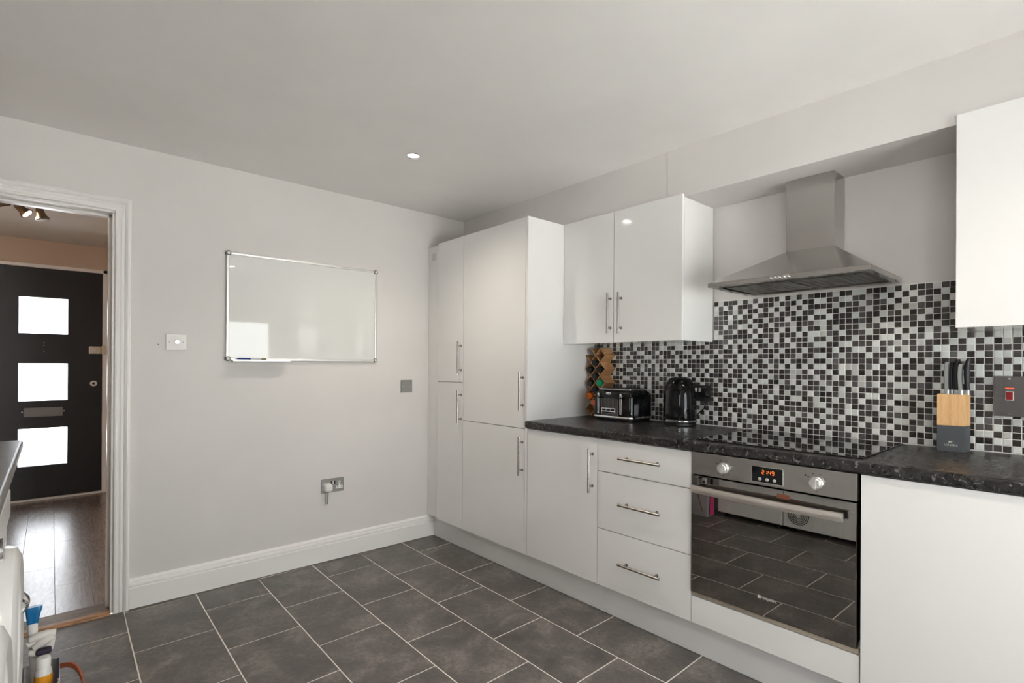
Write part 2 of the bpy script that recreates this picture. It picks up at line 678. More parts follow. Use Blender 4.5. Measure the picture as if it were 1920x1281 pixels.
FX0, FX1, FZ1 = -3.125, -2.205, 2.075
m.box(HX0, FX0, HY, HY + .1, 0, H).box(FX1, HX1, HY, HY + .1, 0, H).box(FX0, FX1, HY, HY + .1, FZ1, H)
struct(m.build('wall_hall_end', M_HALLW, smooth=False), 'beige hall wall around the front door')
m = MB().prism([(HY, .012), (HY - .018, .012), (HY - .018, .125), (HY - .012, .135), (HY - .009, .16), (HY, .163)], 'x', FX1 + .002, HX1)
struct(m.build('baseboard_hall', M_TRIM), 'white skirting beside the front door')

FD = thing('door_1', (-2.67, HY, .012), 'charcoal front door with three square frosted panes', None, kind='structure')
m = MB()
DXa, DXb, Da, Db = -3.085, -2.2515, HY + .004, HY + .048
PXa, PXb = -2.818, -2.494
PZ = [(.313, .640), (.881, 1.2075), (1.469, 1.785)]
m.box(DXa, PXa, Da, Db, .032, 2.041).box(PXb, DXb, Da, Db, .032, 2.041)
zz = [.032] + [q for p in PZ for q in p] + [2.041]
for i in range(0, 8, 2):
    m.box(PXa, PXb, Da, Db, zz[i], zz[i + 1])
slab = m.build('slab', M_DOORBLK, FD, smooth=False)
for z0, z1 in PZ:
    B(PXa, PXb, HY + .022, HY + .028, z0, z1).build('pane', M_FROST, FD, smooth=False)
m = MB()
m.box(FX1, DXb + .003, HY - .006, HY + .07, .012, FZ1).box(FX0, DXa - .003, HY - .006, HY + .07, .012, FZ1)
m.box(FX0, FX1, HY - .006, HY + .07, 2.044, FZ1).box(DXa - .003, DXb + .003, HY - .012, HY + .07, .012, .029)
m.box(DXb - .012, FX1, HY + .05, HY + .09, .012, FZ1).box(FX0, DXa + .012, HY + .05, HY + .09, .012, FZ1).box(FX0, FX1, HY + .05, HY + .09, 2.028, FZ1).box(FX0, FX1, HY + .05, HY + .09, -.02, .045)
m.build('frame', M_TRIM, FD, .003)
M_LET = mat('grey_letter_plate', (.26, .26, .26), .5, .4)
lp = B(-2.784, -2.526, HY - .008, HY + .004, .742, .822).build('letter_plate', M_LET, FD, .004)
B(-2.755, -2.545, HY - .013, HY - .008, .755, .806).build('flap', M_LET, lp, .003)
for px in (-2.792, -2.518):
    MB().cyl((px, HY - .002, .785), (px, HY + .005, .785), .006, 10).build('screw', M_SATIN, lp)
la = B(-2.348, -2.262, HY - .03, HY + .004, 1.298, 1.366).build('night_latch', mat('brass_steel', (.62, .56, .45), .3, 1.), FD, .004)
MB().cyl((-2.315, HY - .045, 1.332), (-2.315, HY - .03, 1.332), .016, 16).build('turn_knob', M_CHROME, la)
B(-2.257, -2.226, HY - .028, HY + .004, 1.298, 1.372).build('keep', MATS['brass_steel'], FD, .003)
ky = MB().cyl((-2.3127, HY - .008, 1.026), (-2.3127, HY + .005, 1.026), .027, 20).build('lock_rose', M_CHROME, FD, .002)
MB().cyl((-2.3127, HY - .012, 1.026), (-2.3127, HY - .008, 1.026), .010, 14).build('keyhole', M_BLACK, ky)
for z in (1.39, 1.365, 1.315):
    MB().cyl((-2.655, HY + .001, z), (-2.655, HY + .005, z), .0035, 8).build('screw_plug', M_SATIN, FD)


M_BRONZE = mat('dark_bronze', (.20, .155, .115), .3, 1.)


def spot_fitting(cx, cy, heads, label, cat_group='ceiling spot lights in the hall'):
    zc = H - .004
    t = thing('ceiling_spotlight', (cx, cy, zc - .02), label, 'spotlight', cat_group)
    MB().lathe([(.001, -.012), (.05, -.012), (.062, -.006), (.064, 0)], (cx, cy, zc), 28).build('ceiling_plate', M_CHROME, t)
    for (dx, dy, dz, lit, sx) in heads:
        p0 = Vector((cx + sx, cy, zc - .012))
        p1 = p0 + Vector((0, 0, -.035))
        MB().cyl(p0, p1, .008, 12).build('stem', M_BRONZE, t)
        d = Vector((dx, dy, dz)).normalized()
        h = MB()
        pts = [(0, .012), (.014, .020), (.042, .023), (.060, .026), (.076, .037), (.084, .038)]
        h.tube([p1 + d * a for a, _ in pts], [r for _, r in pts], 20)
        ho = h.build('spot_head', M_BRONZE, t)
        g = MB().cyl(p1 + d * .0835, p1 + d * .0855, .027, 20)
        g.build('lamp', M_WARMGLOW if lit else M_BRONZE, ho)
        if lit:
            l = bpy.data.lights.new('hall_spot_light', 'SPOT')
            l.energy = 14
            l.color = (1, .72, .45)
            l.spot_size = math.radians(110)
            l.spot_blend = .6
            l.shadow_soft_size = .03
            lo = bpy.data.objects.new('hall_spot_light', l)
            COL.objects.link(lo)
            lo.location = p1 + d * .095
            lo.rotation_euler = d.to_track_quat('-Z', 'Y').to_euler()
    return t


spot_fitting(-2.69, 1.455, [(.25, -.1, -1, False, .018)], 'chrome spotlight with one unlit head, hanging nearer the door casing in the hall')
spot_fitting(-2.80, 1.455, [(.55, -.12, -.55, True, .015), (-1, .0, -.25, True, -.005)], 'spotlight with a glowing warm lamp on the hall ceiling')

# ------------------------------------------------------------------ kitchen units
XF = -.60


def bar_handle(door, axis, a, b0, b1, xf, nm='handle'):
    """brushed bar on two posts; axis z: upright at y=a from b0..b1, axis y: level at z=a"""
    xb = xf - .031
    m = MB()
    P = (lambda q: (xb, a, q)) if axis == 'z' else (lambda q: (xb, q, a))
    m.cyl(P(b0), P(b1), .006, 14)
    s = 1 if b1 > b0 else -1
    for q in (b0 + s * .03, b1 - s * .03):
        p = P(q)
        m.cyl((xf - .0005, p[1], p[2]), p, .0052, 12)
        m.cyl((xf - .0005, p[1], p[2]), (xf - .004, p[1], p[2]), .0075, 12)
    o = m.build(nm, M_HANDLE, door)
    return o


def front(name, root, y0, y1, z0, z1, xf=XF, th=.019, g=.0017, mm=None):
    return B(xf, xf + th, y0 + g, y1 - g, z0 + g, z1 - g).build(name, mm or M_WHITE, root, .0014, 2)


# larder
t = thing('tall_cupboard', (-.3, -.28, .15), 'narrow white gloss larder cupboard beside the whiteboard wall', 'cupboard')
TP = [(-.579, .15), (-.02, .15), (-.02, 2.04), (-.295, 2.04), (-.295, 2.053), (-.579, 2.053)]
MB().prism(TP, 'y', -.4306, -.1335).build('body', M_CARC, t, .001)
bp_ = B(-.594, -.30, -.1317, -.0012, .155, 2.045)
fl = bp_.build('filler_panel', M_CARC, t, .0015)
st = B(-.5955, -.594, -.092, -.046, 1.945, 1.995).build('sticker', mat('pale_sticker', (.68, .70, .68), .5), fl)
d = front('door', t, -.4314, -.1325, 1.102, 2.055)
bar_handle(d, 'z', -.4135, 1.153, 1.370, XF)
d = front('door', t, -.4314, -.1325, .15, 1.102)
bar_handle(d, 'z', -.4135, .835, 1.052, XF)
# fridge housing
t = thing('tall_fridge_housing', (-.3, -.735, .15), 'wide tall white gloss housing with two plain doors left of the worktop', 'cupboard')
MB().prism(TP, 'y', -1.0226, -.4322).build('body', M_CARC, t, .001)
TS = [(-.5995, 0.15), (-.02, 0.15), (-.02, 2.04), (-.295, 2.04), (-.295, 2.055), (-.5995, 2.055)]
MB().prism(TS, 'y', -1.0426, -1.0236).build('side_panel', M_WHITE, t, .0012)
d = front('door', t, -1.0226, -.4314, .8576, 2.055)
bar_handle(d, 'z', -1.0065, .960, 1.1766, XF)
d = front('door', t, -1.0226, -.4314, .15, .8576)
bar_handle(d, 'z', -1.0065, .594, .811, XF)
# base cupboard
t = thing('base_cupboard', (-.3, -1.295, .15), 'white gloss base cupboard with one upright bar handle', 'cupboard')
B(-.579, -.02, -1.5462, -1.0434, .15, .864).build('body', M_CARC, t, .001)
d = front('door', t, -1.547, -1.0434, .15, .862)
bar_handle(d, 'z', -1.5165, .594, .811, XF)
# drawers
t = thing('drawer_unit', (-.3, -1.8, .15), 'white gloss unit of three drawers beside the oven', 'drawers')
B(-.579, -.02, -2.0470, -1.5478, .15, .864).build('body', M_CARC, t, .001)
for z0, z1, zh in ((.704, .862, .785), (.427, .704, .570), (.15, .427, .2935)):
    d = front('drawer', t, -2.0475, -1.547, z0, z1)
    bar_handle(d, 'y', zh, -1.693, -1.9145, XF)
# oven housing
t = thing('oven_housing', (-.3, -2.35, .15), 'low white base with a plain panel directly under the built-in oven', 'cupboard')
B(-.579, -.02, -2.6535, -2.0480, .15, .2815).build('body', M_CARC, t, .001)
front('panel', t, -2.653, -2.0475, .15, .264)
B(-.5985, -.58, -2.650, -2.050, .2655, .2815).build('vent_strip', paint('grubby_strip', (.42, .36, .29), .5, .3), t, .001)
# end unit
t = thing('end_base_unit', (-.3, -3.2, 0), 'plain white panelled base unit right of the oven reaching the floor', 'cupboard')
B(-.584, -.02, -4.0, -2.6545, 0, .864).build('body', M_CARC, t, .001)
B(-.604, -.585, -4.0, -2.6555, 0.002, .862).build('panel', M_WHITE, t, .0014)

# plinths
for a, b, nm in ((-.001, -1.5545, 'white kickboard under the tall cupboards and base cupboard'), (-1.556, -2.6535, 'white kickboard under the drawers and the oven')):
    tag(B(-.547, -.529, b, a if a < -.1 else -.021, 0, .1495).build('kickboard', M_PLINTH, None, .001), nm, 'kickboard')

# worktop
WP = [(-.0095, .865), (-.606, .865), (-.614, .868), (-.6175, .876), (-.6175, .894), (-.614, .902), (-.606, .905), (-.0095, .905)]
t = MB().prism(WP, 'y', -4.0, -1.0432).build('worktop', M_GRAN, None, .0008, 1, ang=50)
tag(t, 'black speckled granite effect worktop along the tiled wall', 'worktop')

# wall cupboards
t = thing('wall_cupboard', (-.15, -1.42, 1.34), 'white gloss double wall cupboard above the toaster', 'cupboard')
B(-.2895, -.0095, -1.8265, -1.0435, 1.342, 2.0425).build('body', M_WHITE, t, .001)
d = front('door', t, -1.4140, -1.0435, 1.34, 2.057, -.309, .018)
bar_handle(d, 'z', -1.394, 1.392, 1.612, -.309)
d = front('door', t, -1.8270, -1.4140, 1.34, 2.057, -.309, .018)
bar_handle(d, 'z', -1.4665, 1.389, 1.609, -.309)
t = thing('wall_cupboard', (-.15, -3.2, 1.349), 'white wall cupboard above the knife block at the right edge', 'cupboard')
B(-.2895, -.0095, -3.45, -2.85, 1.351, 2.0425).build('body', M_WHITE, t, .001)
front('door', t, -3.452, -2.8475, 1.349, 2.072, -.309, .018)

# ------------------------------------------------------------------ mosaic splashback
ROWS = ["1011101010111010101111" "01100111010111011",
        "0101011101110111011001" "10011010101011101",
        "0111010110101010101111" "01110111010101010",
        "1110101101110111011001" "10111011101011101",
        "1110111011011101110110" "11101110110110111",
        "1101100101101110111001" "11111101111101110",
        "0111011010111010101101" "01110110010111011",
        "0011111101110111010001" "10111011101010101",
        "1110101011010101110110" "11101110010110111",
        "1101010101101110111001" "10011101101101110",
        "0111011110111011101111" "01100101010111001",
        "1011101001110111011001" "10111011101011101",
        "1110101011011101110110" "11111110110110111",
        "1101010101101010101001" "10001101011101101",
        "1110111011011110010110" "10101011101010110",
        "1101110101101110111011" "01110111011101101",
        "0111011010011010101101" "11010101100111011",
        "1011101101110111011110" "10101110111011101",
        "1010011011010101110111" "10111001100110101",
        "1101110111101110011011" "01110111011101110",
        "0111011110111011101001" "11011101100111011",
        "1011101101110111111110" "11001110111011110",
        "1110111001011101010101" "10111011100110101",
        "0101010111101010111010" "01110101011101110",
        "0111011011011011101101" "11011101100111001",
        "1011101101110101011110" "11101110111010110"]
RIGHT = {39: {8: 0, 9: 1, 10: 1, 11: 0, 12: 0}, 40: dict(zip(range(8, 26), [1, 0, 0, 1, 1, 1, 1, 1, 0, 1, 1, 1, 0, 1, 1, 1, 0, 1])),
         41: dict(zip(range(8, 26), [0, 1, 1, 0, 1, 0, 0, 1, 1, 0, 1, 1, 1, 0, 1, 0, 1, 0])),
         42: dict(zip(range(8, 26), [1, 0, 1, 1, 1, 1, 1, 0, 1, 1, 1, 0, 1, 1, 1, 0, 1, 1])),
         43: {8: 0, 9: 1, 10: 1, 11: 0, 12: 0, 13: 1, 14: 0, 20: 0, 21: 1, 22: 0, 23: 1, 24: 0, 25: 1},
         44: {8: 0, 9: 0, 10: 1, 11: 0, 12: 1, 13: 0, 14: 0, 20: 0, 21: 1, 22: 1, 23: 0, 24: 0, 25: 1},
         45: {8: 0, 9: 1, 10: 1, 11: 1, 12: 0, 13: 1, 14: 1, 20: 1, 21: 0, 22: 1, 23: 1, 24: 1, 25: 0}}
# columns -1, -2 ... reading to the left
LEFT = {9: "10111110011001101110111101", 10: "11101001101110111001100111", 11: "10010111011101100111010110",
        12: "01111101010111011101110111", 13: "10111110111010101010111001", 14: "01011011100110111011001110",
        15: "10110100011101110110111010", 16: "11101000000110101101100111", 17: "11011000001101101110111011",
        21: "1", 22: "0", 23: "1", 24: "1", 25: "1"}
rr = random.Random(3)


def tile_dark(c, r):
    if 0 <= c <= 38:
        return ROWS[r][c] == '1'
    if c > 38:
        v = RIGHT.get(c, {}).get(r)
        if v is not None:
            return v == 1
    if c < 0 and r in LEFT and -c - 1 < len(LEFT[r]):
        return LEFT[r][-c - 1] == '1'
    return rr.random() < .58


PYT, PZT, TS_ = .02517, .0247, .0224
m = MB()
m.box(-.0045, -.0002, -3.99, -1.0432, .906, 1.341).box(-.0045, -.0002, -2.8465, -1.8315, 1.341, 1.553)
SP = m.build('wall_splashback', M_WGROUT, None, smooth=False, origin=(0, -2.4, .906))
struct(SP, 'splashback of small dark and silver glass mosaic tiles with white joints')


def tile_verts():
    h, b = TS_ / 2, .0012
    vs, fs = [], []
    for hh, xx in ((h, 0), (h, -.0012), (h - b, -.0020)):
        vs += [(xx, -hh, -hh), (xx, hh, -hh), (xx, hh, hh), (xx, -hh, hh)]
    for k in (0, 4):
        for i in range(4):
            j = (i + 1) % 4
            fs.append((k + i, k + j, k + 4 + j, k + 4 + i))
    fs.append((8, 9, 10, 11))
    return vs, fs


tv, tf = tile_verts()
tmesh = []
for mm_ in (M_MDARK, M_MLIGHT):
    me = bpy.data.meshes.new('mosaic_tile')
    me.from_pydata(tv, [], tf)
    me.materials.append(mm_)
    bm = bmesh.new()
    bm.from_mesh(me)
    bmesh.ops.recalc_face_normals(bm, faces=bm.faces)
    for q in bm.faces:
        if q.normal.x > .5:
            bmesh.ops.reverse_faces(bm, faces=bm.faces)
            break
    bm.to_mesh(me)
    bm.free()
    tmesh.append(me)
cells = []
for r in range(26):
    for c in range(-31, 84):
        y, z = -1.8435 - PYT * c, 1.5385 - PZT * r
        if c < 0 and r < 8:
            continue
        if c > 39 and r < 8:
            continue
        if y > -1.056 or y < -3.97:
            continue
        cells.append((c, r, y, z, tile_dark(c, r)))
# the ones that show largest in view: nearest to the viewer, inside the frame
vis = [q for q in cells if -3.02 < q[2] and not (-2.86 < q[2] < -2.76 and q[3] < 1.115) and not (q[2] < -2.915 and 1.05 < q[3] < 1.18)]
vis.sort(key=lambda q: (q[2] - CY) ** 2 + (q[3] - CZ) ** 2)
single = set((q[0], q[1]) for q in vis[:290])
rest = MB()
for c, r, y, z, dk in cells:
    loc = Vector((-.0044 + random.uniform(-.0003, .0003), y + random.uniform(-.0004, .0004), z + random.uniform(-.0004, .0004)))
    if (c, r) in single:
        inst(tmesh[0 if dk else 1], 'mosaic_tile', loc, SP)
    else:
        rest.cur = 0 if dk else 1
        rest.add([loc + Vector(q) for q in tv], tf)
ro = rest.build('mosaic_tiles', [M_MDARK, M_MLIGHT], SP, smooth=False)
ro['kind'] = 'stuff'
ro['label'] = 'small dark and silver mosaic tiles further along the wall'

# ------------------------------------------------------------------ oven
t = thing('built_in_oven', (-.35, -2.35, .283), 'stainless steel built-in electric oven with dark glass door', 'oven')
OY0, OY1 = -2.6455, -2.0510
B(-.579, -.06, OY0 + .012, OY1 - .012, .2820, .862).build('cavity_body', M_DARKGAP, t)
fa = B(-.606, -.58, OY0, OY1, .7705, .8625).build('control_panel', M_STEEL_O, t, .0025)
dr = B(-.607, -.58, OY0, OY1, .2835, .7660).build('door', M_OVGLASS, t, .0025)
# handle: broad bowed bar on two end brackets
m = MB()
hp = []
rs = []
for k in range(13):
    y = -2.072 - (2.613 - 2.072) * k / 12
    s_ = abs(k - 6) / 6
    xx = -.648 + .010 * s_ ** 2
    rs.append([(xx + q[0], y, .716 + q[1]) for q in ((-.007, -.014), (-.010, -.005), (-.010, .005), (-.007, .014), (.004, .015), (.007, .010), (.007, -.010), (.004, -.015))])
m.rings(rs)
hd = m.build('handle', mat('pale_satin_bar', (.74, .69, .65), .35, .85), dr, ang=60)
for y in (-2.088, -2.600):
    B(-.640, -.606, y - .010, y + .010, .706, .727).build('bracket', M_BLACK, hd, .002)
B(-.6078, -.6068, -2.435, -2.392, .735, .7515).build('warning_label', mat('red_print', (.22, .07, .04), .5), dr)


def knob(y, z):
    k = MB()
    k.lathe([(.021, 0), (.0215, -.004), (.019, -.007), (.0185, -.020), (.016, -.023), (.001, -.0235)], (-.606, y, z), 28, 'x')
    k.box(-.632, -.606, y - .0045, y + .0045, z - .0185, z + .0185)
    return k.build('knob', mat('silver_plastic', (.72, .71, .69), .3, .6), fa)


knob(-2.1889, .8130)
knob(-2.5234, .8125)
for ky_, angs in ((-2.1889, (-60, -20, 20, 60, 100, 140, 180, 220)), (-2.5234, (-55, -20, 20, 55, 180))):
    for a in angs:
        a = math.radians(a)
        yy, z2 = ky_ - .033 * math.sin(a), .813 + .031 * math.cos(a)
        MB().box(-.6066, -.6060, yy - .003, yy + .003, z2 - .001, z2 + .001).build('dial_mark', M_BLACK, fa)
MB().cyl((-.6066, -2.487, .834), (-.6058, -2.487, .834), .003, 10).build('pilot_lamp', M_BLACK, fa)
ds = B(-.6085, -.6055, -2.4135, -2.2995, .7805, .8415).build('display_bezel', M_CHROME, fa, .001)
B(-.6092, -.6083, -2.4115, -2.3015, .7830, .8395).build('display_glass', M_BLKGLOSS, ds)
M_LED = mat('orange_led', (.3, .08, .02), .5, emit=(1, .22, .03), es=.7)
SEG = {'2': 'abged', '1': 'bc', '4': 'fgbc', '9': 'abcdfg'}


def digit(ch, y, z, w=.0075, h=.0135, s=.0014):
    m = MB()
    for q in SEG[ch]:
        x0, x1 = -.6098, -.6091
        if q in 'agd':
            zc = {'a': z + h / 2, 'g': z, 'd': z - h / 2}[q]
            m.box(x0, x1, y - w / 2 + s * .4, y + w / 2 - s * .4, zc - s / 2, zc + s / 2)
        else:
            yc = y + w / 2 if q in 'fe' else y - w / 2
            z0, z1 = (z, z + h / 2) if q in 'fb' else (z - h / 2, z)
            m.box(x0, x1, yc - s / 2, yc + s / 2, z0 + s * .4, z1 - s * .4)
    return m


cl = MB()
for ch, y in (('2', -2.342), ('1', -2.3525), ('4', -2.366), ('9', -2.378)):
    q = digit(ch, y, .8215)
    cl.add(q.v, q.f)
for z in (.8185, .8245):
    cl.box(-.6098, -.6091, -2.3605, -2.3590, z - .0008, z + .0008)
cl.build('clock_digits', M_LED, ds)
for y in (-2.331, -2.3575, -2.384):
    MB().lathe([(.0062, 0), (.0062, -.003), (.0045, -.004), (.0005, -.004)], (-.6090, y, .7950), 18, 'x').build('timer_button', MATS['silver_plastic'], ds)
M_PRINT = mat('pale_print', (.55, .53, .5), .5)
lg = B(-.6076, -.6069, -2.3345, -2.3245, .3475, .3590).build('logo_square', M_PRINT, dr)
text('logo_text', 'Hotpoint', .0155, (-.6073, -2.364, .3530), '-x', M_PRINT, dr)

# hob
t = thing('ceramic_hob', (-.295, -2.345, .905), 'black glass hob set into the worktop reflecting the tiles', 'hob')
B(-.556, -.032, -2.6480, -2.0420, .9052, .9105).build('glass', M_HOB, t, .0012)
for (x, y, r) in ((-.41, -2.20, .105), (-.17, -2.20, .075), (-.41, -2.49, .075), (-.17, -2.49, .105)):
    m = MB()
    n = 40
    a = [(x + r * math.cos(2 * math.pi * k / n), y + r * math.sin(2 * math.pi * k / n), .9107) for k in range(n)]
    b = [(x + (r - .002) * math.cos(2 * math.pi * k / n), y + (r - .002) * math.sin(2 * math.pi * k / n), .9107) for k in range(n)]
    m.rings([a, b], False, False)
    m.build('zone_ring', mat('hob_print', (.07, .07, .07), .2), t)

# hood
t = thing('cooker_hood', (-.2, -2.33, 1.56), 'stainless steel chimney cooker hood above the hob', 'hood')
y0, y1, xf = -2.6362, -2.0285, -.4396
ca = (-.1398, -2.4305, -2.2370, 1.7275)
m = MB()
v = [(xf, y0, 1.579), (xf, y1, 1.579), (-.0095, y1, 1.579), (-.0095, y0, 1.579), (ca[0], ca[1], ca[3]), (ca[0], ca[2], ca[3]), (-.0095, ca[2], ca[3]), (-.0095, ca[1], ca[3])]
m.add(v, [(0, 1, 5, 4), (1, 2, 6, 5), (3, 0, 4, 7), (2, 3, 7, 6)])
m.build('canopy', M_STEEL_H, t, smooth=False)
m = MB()
m.box(xf, xf + .03, y0, y1, 1.5605, 1.579).box(xf + .03, -.0095, y0, y0 + .022, 1.5605, 1.579).box(xf + .03, -.0095, y1 - .022, y1, 1.5605, 1.579).box(-.035, -.0095, y0 + .022, y1 - .022, 1.5605, 1.579)
rim = m.build('rim', M_STEEL_H, t, .0012)
B(xf + .03, -.035, y0 + .022, y1 - .022, 1.572, 1.578).build('underside', brushed('dull_steel', (.30, .29, .27), .35, (1, 8, 1)), t)
for a, b in ((-2.605, -2.345), (-2.320, -2.060)):
    fi = B(-.33, -.06, a, b, 1.566, 1.5735).build('grease_filter', MATS['dull_steel'], t, .002)
    for k in range(9):
        yy = a + .02 + (b - a - .04) * k / 8
        B(-.322, -.068, yy - .003, yy + .003, 1.5645, 1.566).build('filter_rib', MATS['dull_steel'], fi)
for y in (-2.20, -2.47):
    B(-.405, -.375, y - .05, y + .05, 1.569, 1.5725).build('hood_lamp', mat('hood_lens', (.55, .53, .5), .3), t, .001)
for k in range(5):
    y = -2.297 - .01665 * k
    MB().lathe([(.0052, 0), (.0052, -.004), (.0035, -.0055), (.0004, -.0055)], (xf, y, 1.5698), 14, 'x').build('button', M_CHROME, rim)
m = MB().box(ca[0], -.0095, ca[1], ca[2], 1.7265, 2.043)
m.build('chimney', M_STEEL_H, t, .0015)

# ------------------------------------------------------------------ things on the worktop
ZW = .905
# spice rack
t = thing('spice_rack', (-.05, -1.12, ZW), 'bamboo spice rack of diamond cells standing beside the tall housing', 'rack')
HA, HB_ = .0372, .0413
YC0 = -1.0835
XR0, XR1 = -.105, -.0105
z00 = ZW + HB_ + .003


def cell_c(col, k):
    return (YC0 - HA * col, z00 + (2 * k + (1 if col == 1 else 0)) * HB_)


segs = set()
cellsr = [(0, k) for k in range(0, 5)] + [(1, k) for k in range(0, 4)] + [(2, k) for k in range(2, 5)]
openV = [(0, 4), (1, 4)]
def key(a, b):
    ra = (round(a[0], 4), round(a[1], 4)); rb = (round(b[0], 4), round(b[1], 4))
    return (ra, rb) if ra < rb else (rb, ra)
for (c, k) in cellsr + openV:
    y, z = cell_c(c, k)
    L, R, U, D = (y + HA, z), (y - HA, z), (y, z + HB_), (y, z - HB_)
    es = [(L, D), (D, R)] if (c, k) in openV else [(L, U), (U, R), (R, D), (D, L)]
    if c == 0 and k == 4:
        es = [(D, R)] + [(L, D)]
    for a, b in es:
        segs.add(key(a, b))
th = .0027
for a, b in sorted(segs):
    d = Vector((b[0] - a[0], b[1] - a[1])).normalized()
    n = Vector((-d.y, d.x)) * th
    e = d * th * .5
    q = [(a[0] - e.x + n.x, a[1] - e.y + n.y), (b[0] + e.x + n.x, b[1] + e.y + n.y), (b[0] + e.x - n.x, b[1] + e.y - n.y), (a[0] - e.x - n.x, a[1] - e.y - n.y)]
    MB().prism(q, 'x', XR0, XR1).build('slat', M_BAMBOO, t, smooth=False)

M_CAPK = mat('black_cap', (.02, .02, .021), .45)
M_CAPG = mat('green_cap', (.0, .36, .16), .4)
M_CAPO = mat('orange_cap', (.85, .17, .012), .4)
M_CAPR = mat('coral_cap', (.85, .16, .06), .4)
M_JAR = mat('spice_glass', (.10, .05, .03), .1, coat=.5)
jars = [((1, 3), M_CAPK, 'black capped spice jar, highest in the bamboo rack'),
        ((0, 3), M_CAPK, 'black capped spice jar nearest the housing in the upper rack'),
        ((2, 3), M_CAPK, 'black capped spice jar directly above the green capped one'),
        ((1, 2), M_CAPK, 'black capped spice jar up and left of the green capped one'),
        ((0, 2), M_CAPK, 'black capped spice jar level with the green cap, against the housing'),
        ((2, 2), M_CAPG, 'green capped spice jar in the bamboo rack'),
        ((1, 1), M_CAPK, 'black capped spice jar just above the toaster corner'),
        ((0, 1), M_CAPO, 'bright orange capped spice jar low in the rack'),
        ((1, 0), M_CAPR, 'coral orange capped spice jar half hidden by the toaster')]
for (c, k), cm, lab in jars:
    y, z = cell_c(c, k)
    z -= .0055 if cm is M_CAPK else .003
    j = thing('spice_jar', (-.06, y, z - .02), lab, 'jar', 'spice jars in the bamboo rack')
    MB().lathe([(.0005, .0), (.0185, .001), (.0190, .004), (.0190, -.058), (.0165, -.064), (.0165, -.068)][::-1], (-.028, y, z), 24, 'x').build('glass_body', M_JAR, j)
    r = .0205 if cm is not M_CAPK else .0190
    MB().lathe([(.0005, -.024), (r - .003, -.024), (r - .0005, -.022), (r, -.002), (r, 0), (.0005, 0)], (-.0945, y, z), 28, 'x').build('cap', cm, j)

# toaster
TX, TY = -.128, -1.342
t = thing('toaster', (TX, TY, ZW), 'black ribbed four slice toaster with chrome trim', 'toaster')
MB().rings([rrect(TX, TY, .20, .255, .03, ZW), rrect(TX, TY, .205, .262, .03, ZW + .016)]).build('foot', M_BLACK, t)
MB().rings([rrect(TX, TY, .218, .278, .034, ZW + .0155), rrect(TX, TY, .220, .280, .035, ZW + .018), rrect(TX, TY, .220, .280, .035, ZW + .025), rrect(TX, TY, .217, .277, .034, ZW + .028)]).build('chrome_band', M_CHROME, t)
lv = [(.028, 0), (.032, 0), (.130, .001), (.150, .004), (.163, .010), (.172, .019), (.1765, .030)]
body = MB().rings([rrect(TX, TY, .214 - 2 * i, .274 - 2 * i, .034, ZW + z) for z, i in lv]).build('body', M_BLKGLOSS, t, ang=50)
rs = [rrect(TX, TY, .214 - 2 * i, .274 - 2 * i, .012, ZW + z) for z, i in ((.1755, .026), (.180, .026), (.1815, .0275))]
top = MB().rings(rs).build('top_plate', M_STEEL_O, t)
for k in range(4):
    y = TY + .075 - .05 * k
    B(TX - .07, TX + .07, y - .012, y + .012, ZW + .1812, ZW + .1822).build('bread_slot', M_DARKGAP, top)
xf = TX - .107
for k in range(13):
    y = -1.277 - (1.388 - 1.277) * k / 12
    MB().tube([(xf, y, ZW + .030), (xf, y, ZW + .122), (xf + .003, y, ZW + .130)], [.0030, .0030, .001], 8).build('rib', mat('black_rib', (.085, .083, .08), .3), body)
for k in range(16):
    x = TX - .075 + .15 * k / 15
    MB().tube([(x, TY - .137, ZW + .030), (x, TY - .136, ZW + .125), (x, TY - .133, ZW + .132)], [.0022, .0022, .001], 6).build('rib', M_BLKGLOSS, body)
for y in (-1.2535, -1.4095):
    sl = B(xf - .0035, xf + .004, y - .0065, y + .0065, ZW + .038, ZW + .155).build('lever_track', M_CHROME, t, .002)
    B(xf - .0045, xf - .0025, y - .0022, y + .0022, ZW + .046, ZW + .145).build('groove', M_BLACK, sl)
    B(xf - .022, xf - .002, y - .016, y + .016, ZW + .128, ZW + .135).build('lever', M_BLKGLOSS, sl, .002)
pb = B(xf - .006, xf + .003, -1.376, -1.279, ZW + .040, ZW + .072).build('button_panel', M_CHROME, t, .002)
for k in range(3):
    y = -1.2975 - .030 * k
    B(xf - .009, xf - .005, y - .012, y + .012, ZW + .0565, ZW + .0675).build('button', M_BLACK, pb, .001)
B(xf - .0075, xf - .005, -1.372, -1.283, ZW + .0435, ZW + .0515).build('dial_strip', M_BLACK, pb, .001)
bd = MB()
bd.rings([[(xf - q, -1.3265 + .0185 * math.cos(a), ZW + .1545 + .0062 * math.sin(a)) for a in [2 * math.pi * i / 28 for i in range(28)]] for q in (-.012, .0005, .0015)])
bd = bd.build('badge', M_CHROME, t)
text('badge_text', 'Breville', .0085, (xf - .0018, -1.3265, ZW + .1545), '-x', M_BLACK, bd)

